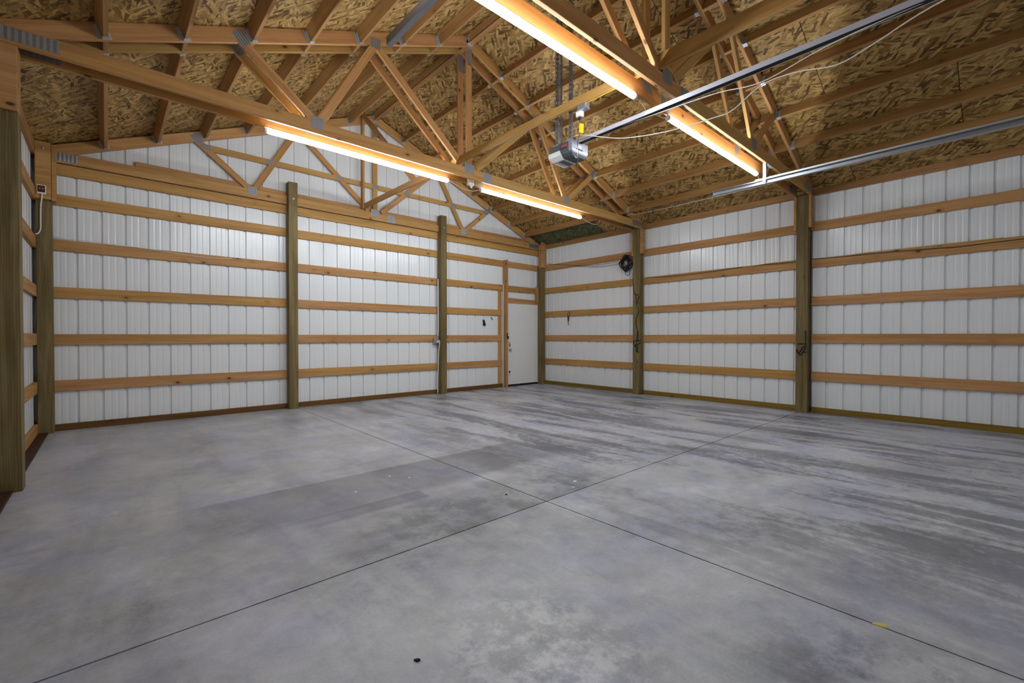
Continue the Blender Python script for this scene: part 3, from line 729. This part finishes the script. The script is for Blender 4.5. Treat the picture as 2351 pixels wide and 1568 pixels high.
lathe('peephole_cover', [(0, .022), (.004, .022), (.006, .016)], (0, -1, 0), (8.125, YB - .0125, 1.775), 'white', d1, 18)
for zz in (1.76, 1.015, .25):
    box('hinge', DX1 - .022, DX1 + .004, YB - .02, YB - .0122, zz - .05, zz + .05, 'silver', d1, .002, 1)
# framing lumber round the door
board('door_stud', (7.868, YB - .058, 0.003), (7.868, YB - .058, 3.03), .14, .045, (1, 0, 0), 'fir', wall_back)
board('trimmer_stud', (7.752, YB + .024, .085), (7.752, YB + .024, 2.32), .095, .026, (0, -1, 0), 'fir', wall_back)
board('door_header', (7.90, YB + .016, 2.105), (9.0, YB + .016, 2.085), .085, GT, (0, -1, 0), 'fir', wall_back)
board('head_trim', (7.90, YB + .004, 2.04), (9.07, YB + .004, 2.035), .045, GT, (0, -1, 0), 'fir', wall_back)
board('cripple_block', (8.985, YB - .0195, 2.06), (8.985, YB - .0195, 2.47), .125, GT, (0, -1, 0), 'fir', wall_back)

# ------------------------------------------------------------------ electrical on the walls
def conduit(label, pts, r=.010, clips=()):
    t = thing('conduit', pts[-1], label, 'conduit')
    cable('pipe', [pts], r, 'whiteplastic', t, 3)
    for z, x, y in clips: box('clip', x - .018, x + .018, y - .004, y + .004, z - .005, z + .005, 'galv', t)
    return t
bx = XB2 - P / 2 - .022
conduit('white conduit down the post left of the door bay, above and below the outlet', [(bx, YB - .05, 2.42), (bx, YB - .05, 2.0), (bx, YB - .05, 1.35), (bx - .012, YB - .05, 1.20)], .011, ((1.75, bx, YB - .05),))
lo = cable('flexible_conduit', [(bx - .008, YB - .085, 1.13), (bx + .006, YB - .09, 1.11), (bx + .009, YB - .085, 1.04), (bx + .002, YB - .06, .85), (bx, YB - .05, .6), (bx - .01, YB - .05, .3), (bx - .012, YB - .05, .01)], .010, 'whiteplastic', label='white flexible conduit from grey outlet box down to the floor', cat='conduit')
ob = thing('outlet_box', (bx - .03, YB - .06, 1.12), 'grey outlet box on the post left of the door bay', 'outlet box')
box('body', bx - .10, bx + .005, YB - .075, YB - .002, 1.065, 1.185, 'galv', ob, .006)
cv = box('cover', bx - .092, bx - .003, YB - .082, YB - .0755, 1.073, 1.177, 'silver', ob, .003, 1)
lathe('socket', [(0, .018), (.008, .018), (.009, .012)], (0, -1, 0), (bx - .03, YB - .0825, 1.10), 'whiteplastic', cv, 14)
conduit('thin white conduit beside the door stud down to the floor', [(7.66, YB - .03, 2.445), (7.79, YB - .045, 2.44), (7.805, YB - .05, 2.41), (7.805, YB - .05, 2.0), (7.803, YB - .05, 1.35), (7.798, YB - .05, 1.18), (7.806, YB - .05, 1.05), (7.806, YB - .05, .5), (7.806, YB - .05, .005)], .0085, ((2.0, 7.806, YB - .05), (1.5, 7.805, YB - .05), (.45, 7.806, YB - .05)))
sw = thing('wall_control', (7.868, YB - .14, 1.22), 'black door wall control with pale button on the stud beside the door', 'wall control')
box('case', 7.845, 7.892, YB - .158, YB - .1285, 1.155, 1.285, 'black', sw, .006)
box('button', 7.852, 7.885, YB - .164, YB - .1585, 1.225, 1.272, 'lens', sw, .003, 1)
box('small_button', 7.858, 7.880, YB - .163, YB - .1585, 1.180, 1.198, 'silver', sw, .002, 1)
# receptacle high in the back-left corner
rc = thing('outlet_box', (.195, YB - P - GT, 2.99), 'small black and red outlet with white cable high in the back left corner', 'outlet box')
box('plate', .170, .250, YB - P - GT - .012, YB - P - GT - .0015, 2.955, 3.065, 'whiteplastic', rc, .003, 1)
sf = box('socket_face', .178, .242, YB - P - GT - .020, YB - P - GT - .0125, 2.975, 3.055, 'black', rc, .003, 1)
for i in range(2): box('indicator', .188 + i * .026, .206 + i * .026, YB - P - GT - .0225, YB - P - GT - .0205, 3.005, 3.03, 'red', sf)
cable('cable', [(.215, YB - P - GT - .006, 2.956), (.212, YB - P - GT - .012, 2.90), (.205, YB - P - .02, 2.86), (.200, YB - P - .012, 2.80), (.198, YB - P - .012, 2.62), (.196, YB - P - .015, 2.53), (.18, YB - P - .05, 2.47), (.156, YB - P - .06, 2.455)], .008, 'wirewhite', rc)
# things on the white wall left of the door
hk = thing('wall_holder', (7.29, YB + .02, 1.52), 'dark grey remote holder stuck on the wall left of the door', 'holder')
prism('body', [(7.245, 1.60), (7.285, 1.595), (7.315, 1.50), (7.31, 1.465), (7.285, 1.455), (7.262, 1.47)], YB + .012, YB + .0372, 'xz', 'keys', hk, (7.28, YB + .025, 1.52))
prism('pocket', [(7.262, 1.52), (7.308, 1.51), (7.313, 1.468), (7.285, 1.457), (7.264, 1.472)], YB - .004, YB + .0115, 'xz', 'black', hk, (7.28, YB + .004, 1.49))
st = thing('paper_tag', (7.54, YB + .035, 1.64), 'white paper tag with dark edge tilted below a girt near the door', 'tag')
prism('paper', [(7.475, 1.695), (7.585, 1.695), (7.575, 1.63), (7.545, 1.605)], YB + .033, YB + .0372, 'xz', 'white', st, (7.53, YB + .035, 1.65))
board('dark_strip', (7.49, YB + .031, 1.665), (7.55, YB + .031, 1.605), .018, .003, (0, -1, 0), 'grey', st)
# keys on the right wall
ky = thing('key_ring', (XR - .002, 8.13, 1.70), 'black carabiner and keys hanging from a girt on the right wall', 'keys')
cable('carabiner', [(XR - .004, 8.15, 1.79), (XR - .012, 8.165, 1.755), (XR - .010, 8.16, 1.715), (XR - .008, 8.135, 1.70), (XR - .010, 8.10, 1.73), (XR - .008, 8.085, 1.765), (XR - .006, 8.105, 1.80), (XR - .004, 8.13, 1.808), (XR - .004, 8.15, 1.79)], .007, 'black', ky)
prism('key_fob', [(8.115, 1.71), (8.15, 1.71), (8.158, 1.61), (8.14, 1.57), (8.12, 1.60)], XR - .020, XR - .008, 'yz', 'keys', ky, (XR - .014, 8.13, 1.64))
prism('key', [(8.128, 1.60), (8.142, 1.60), (8.142, 1.49), (8.135, 1.475), (8.128, 1.49)], XR - .015, XR - .011, 'yz', 'keys', ky, (XR - .013, 8.135, 1.54))
lathe('hook', [(0, .008), (.02, .008)], (-1, 0, 0), (XR - .0015, 8.145, 1.795), 'galv', ky, 8)

# coil of black wire at the top of the post on the right wall
rnd = random.Random(3)
coil = []
for k in range(19):
    ph = rnd.uniform(0, 6.28); ry = rnd.uniform(.06, .17); rz = rnd.uniform(.07, .175); cy = 6.50 + rnd.uniform(-.03, .03); cz = 2.80 + rnd.uniform(-.035, .02)
    xx = XR - .012 - .0028 * k
    coil.append([(xx + rnd.uniform(-.008, .008), cy + ry * math.cos(ph + a * 6.4 / 12), cz + rz * math.sin(ph + a * 6.4 / 12)) for a in range(13)])
coil.append([(XR - .02, 6.47, 2.70), (XR - .02, 6.40, 2.60), (XR - .02, 6.44, 2.52), (XR - .02, 6.52, 2.56), (XR - .02, 6.50, 2.66)])
cable('wire_coil', coil, .0055, 'black', label='bundle of coiled black wire hung on the right wall beside a post', cat='wire coil', n=4)
cable('wall_wire', [(XR - .008, 8.865, 3.055), (XR - .008, 8.3, 2.97), (XR - .008, 7.8, 2.89), (XR - .010, 7.4, 2.855), (XR - .010, 7.0, 2.85), (XR - .014, 6.68, 2.85)], .0045, 'black', label='upper black wire strung from the back corner to the wire coil', cat='wire', group='thin wires')
cable('wall_wire', [(XR - .007, 7.95, 2.91), (XR - .007, 7.6, 2.845), (XR - .007, 7.2, 2.80), (XR - .009, 6.68, 2.80)], .004, 'black', label='lower thin black wire sagging toward the wire coil', cat='wire', group='thin wires')
PX = XR - P - .006
cable('post_cable', [[(XR - .01, 6.34, 2.80), (XR - .06, 6.262, 2.72), (PX + .02, 6.258, 2.55), (PX + .006, 6.245, 2.3), (PX, 6.215, 2.13), (PX, 6.175, 2.08), (PX, 6.12, 2.085)],
    [(PX, 6.175, 2.08), (PX, 6.17, 1.95), (PX, 6.15, 1.85), (PX, 6.112, 1.775), (PX, 6.125, 1.68), (PX, 6.165, 1.58), (PX, 6.168, 1.45), (PX, 6.13, 1.34), (PX, 6.14, 1.28), (PX, 6.15, 1.10)],
    [(PX, 6.12, 1.33), (PX, 6.115, 1.25), (PX, 6.12, 1.1)],
    [(PX, 6.215, 1.12), (PX, 6.15, 1.13), (PX, 6.08, 1.125), (PX, 6.075, 1.07), (PX, 6.13, 1.05), (PX, 6.20, 1.03), (PX, 6.225, 1.08), (PX, 6.215, 1.12)],
    [(PX, 6.15, 1.10), (PX, 6.17, 1.02), (PX, 6.20, 1.0), (PX, 6.15, .98), (PX, 6.165, .92), (PX, 6.14, .88)], [(PX, 6.14, 1.06), (PX, 6.12, .98), (PX, 6.13, .90), (PX, 6.10, .885)],
    [(PX, 6.09, 2.04), (PX, 6.12, 2.0), (PX, 6.135, 1.92), (PX, 6.115, 1.89)]], .008, 'black', label='tangled black cables stapled down the face of the middle right-wall post', cat='cable', group='post cables')
cable('post_cable', [[(PX, 3.215, 1.092), (PX, 3.16, 1.095), (PX, 3.105, 1.092)], [(PX, 3.105, 1.30), (PX, 3.105, 1.15), (PX, 3.10, 1.075), (PX, 3.14, 1.04), (PX, 3.175, .975), (PX, 3.195, .95), (PX, 3.185, .92), (PX, 3.16, .925), (PX, 3.125, .99), (PX, 3.105, 1.04), (PX, 3.108, 1.08)],
    [(PX, 3.225, 1.01), (PX, 3.215, .975), (PX, 3.195, .955), (PX, 3.22, .965), (PX, 3.228, 1.0)], [(PX, 3.13, .965), (PX, 3.09, .96)]], .008, 'black', label='short knot of black cable stapled on the front right-wall post', cat='cable', group='post cables')
GW = XR - .0055
cable('girt_wire', [(GW, 6.03, 2.43), (GW, 5.3, 2.405), (GW, 4.608, 2.415), (GW, 4.2, 2.43), (GW, 3.825, 2.437), (GW, 3.5, 2.425), (GW, 3.26, 2.435)], .0045, 'black', label='black wire stapled along a right-wall girt between the two posts', cat='wire', group='thin wires')
cable('girt_wire', [(GW, 3.05, 2.44), (GW, 2.6, 2.425), (GW, 2.067, 2.418), (GW, 1.7, 2.405), (GW, 1.404, 2.39), (GW, 1.1, 2.40), (GW, .6, 2.41)], .0045, 'black', label='black wire stapled along the right-wall girt at the picture edge', cat='wire', group='thin wires')
cable('corner_cable', [(XR - .03, YR2 - q - .012, 2.9), (XR - .02, YR2 - q - .01, 2.3), (XR - .03, YR2 - q - .012, 1.2), (XR - .025, YR2 - q - .012, .5), (XR - .03, YR2 - q - .015, .03)], .006, 'rubber', label='dark cable running down the side of the front right-wall post', cat='cable')

# ------------------------------------------------------------------ small litter on the floor
def flake(name, x, y, r, mat, label, cat, h=.004, sx=1.0, rot=0.0, n=7, seed=1):
    rr = random.Random(seed); V, F = [], []
    for k in range(n):
        a = 2 * math.pi * k / n; q_ = r * rr.uniform(.7, 1.1)
        px, py = q_ * math.cos(a) * sx, q_ * math.sin(a)
        V.append((px * math.cos(rot) - py * math.sin(rot), px * math.sin(rot) + py * math.cos(rot), .0))
    top = [(v[0] * .75, v[1] * .75, h * rr.uniform(.7, 1.2)) for v in V]
    F = [tuple(range(n))[::-1], tuple(range(n, 2 * n))] + [(i, (i + 1) % n, n + (i + 1) % n, n + i) for i in range(n)]
    return tag(reg(bpy.data.objects.new(name, mesh_from(name, V + top, F, mat)), T(x, y, .0004), None), label, cat)
flake('dead_leaf', 1.644, 2.40, .015, 'leaf', 'tiny black leaf on the near concrete', 'leaf', .007, .55, .8, 4)
for i, (x, y, r, lb_) in enumerate(((3.686, 3.356, .018, 'largest white chip on the stained slab right of the joint'), (3.56, 3.27, .010, 'small white chip just before the slab joint crossing'), (2.706, 4.365, .012, 'white paint chip on dark stain, right of the pair'), (2.60, 4.52, .012, 'white paint chip on dark stain, left of the pair'), (2.22, 4.33, .013, 'pale chip at the left of the dark floor stain'))):
    flake('floor_chip', x, y, r, 'chip', lb_, 'chip', .003, 1.4, i, 6, i + 4)
flake('tape_scrap', 3.19, 1.285, .035, 'tape', 'yellowish tape scrap lying across the right floor joint', 'tape scrap', .003, .55, .4, 9, 9)
flake('floor_chip', 3.05, 3.50, .010, 'leaf', 'small black crumb near the joint crossing', 'crumb', .004, 1.6, .3, 6, 12)

cable('girt_cable', [(.30, YB - .005, 2.47), (.9, YB - .006, 2.455), (1.25, YB - .006, 2.44), (1.5, YB - .006, 2.42), (1.75, YB - .006, 2.405), (2.05, YB - .006, 2.405), (2.25, YB - .005, 2.42)], .004, 'wirewhite', label='thin pale cable sagging along an upper girt of the left back-wall bay', cat='wire', group='thin wires')
cable('yellow_cable', [(XR - .03, YR2 + q + .012, 2.95), (XR - .035, YR2 + q + .010, 2.80), (XR - .03, YR2 + q + .012, 2.55), (XR - .01, YR2 + q + .03, 2.46), (GW - .004, 3.7, 2.448), (GW - .004, 4.1, 2.43)], .004, 'wireyellow', label='yellow cable bending down the front right-wall post onto a girt', cat='cable')
cable('yellow_cable', [(GW - .004, 2.55, 2.44), (GW - .004, 2.2, 2.452), (GW - .004, 1.9, 2.45), (GW - .004, 1.45, 2.447), (GW - .004, 1.0, 2.445)], .004, 'wireyellow', label='yellow cable lying on the right-wall girt near the picture edge', cat='cable')
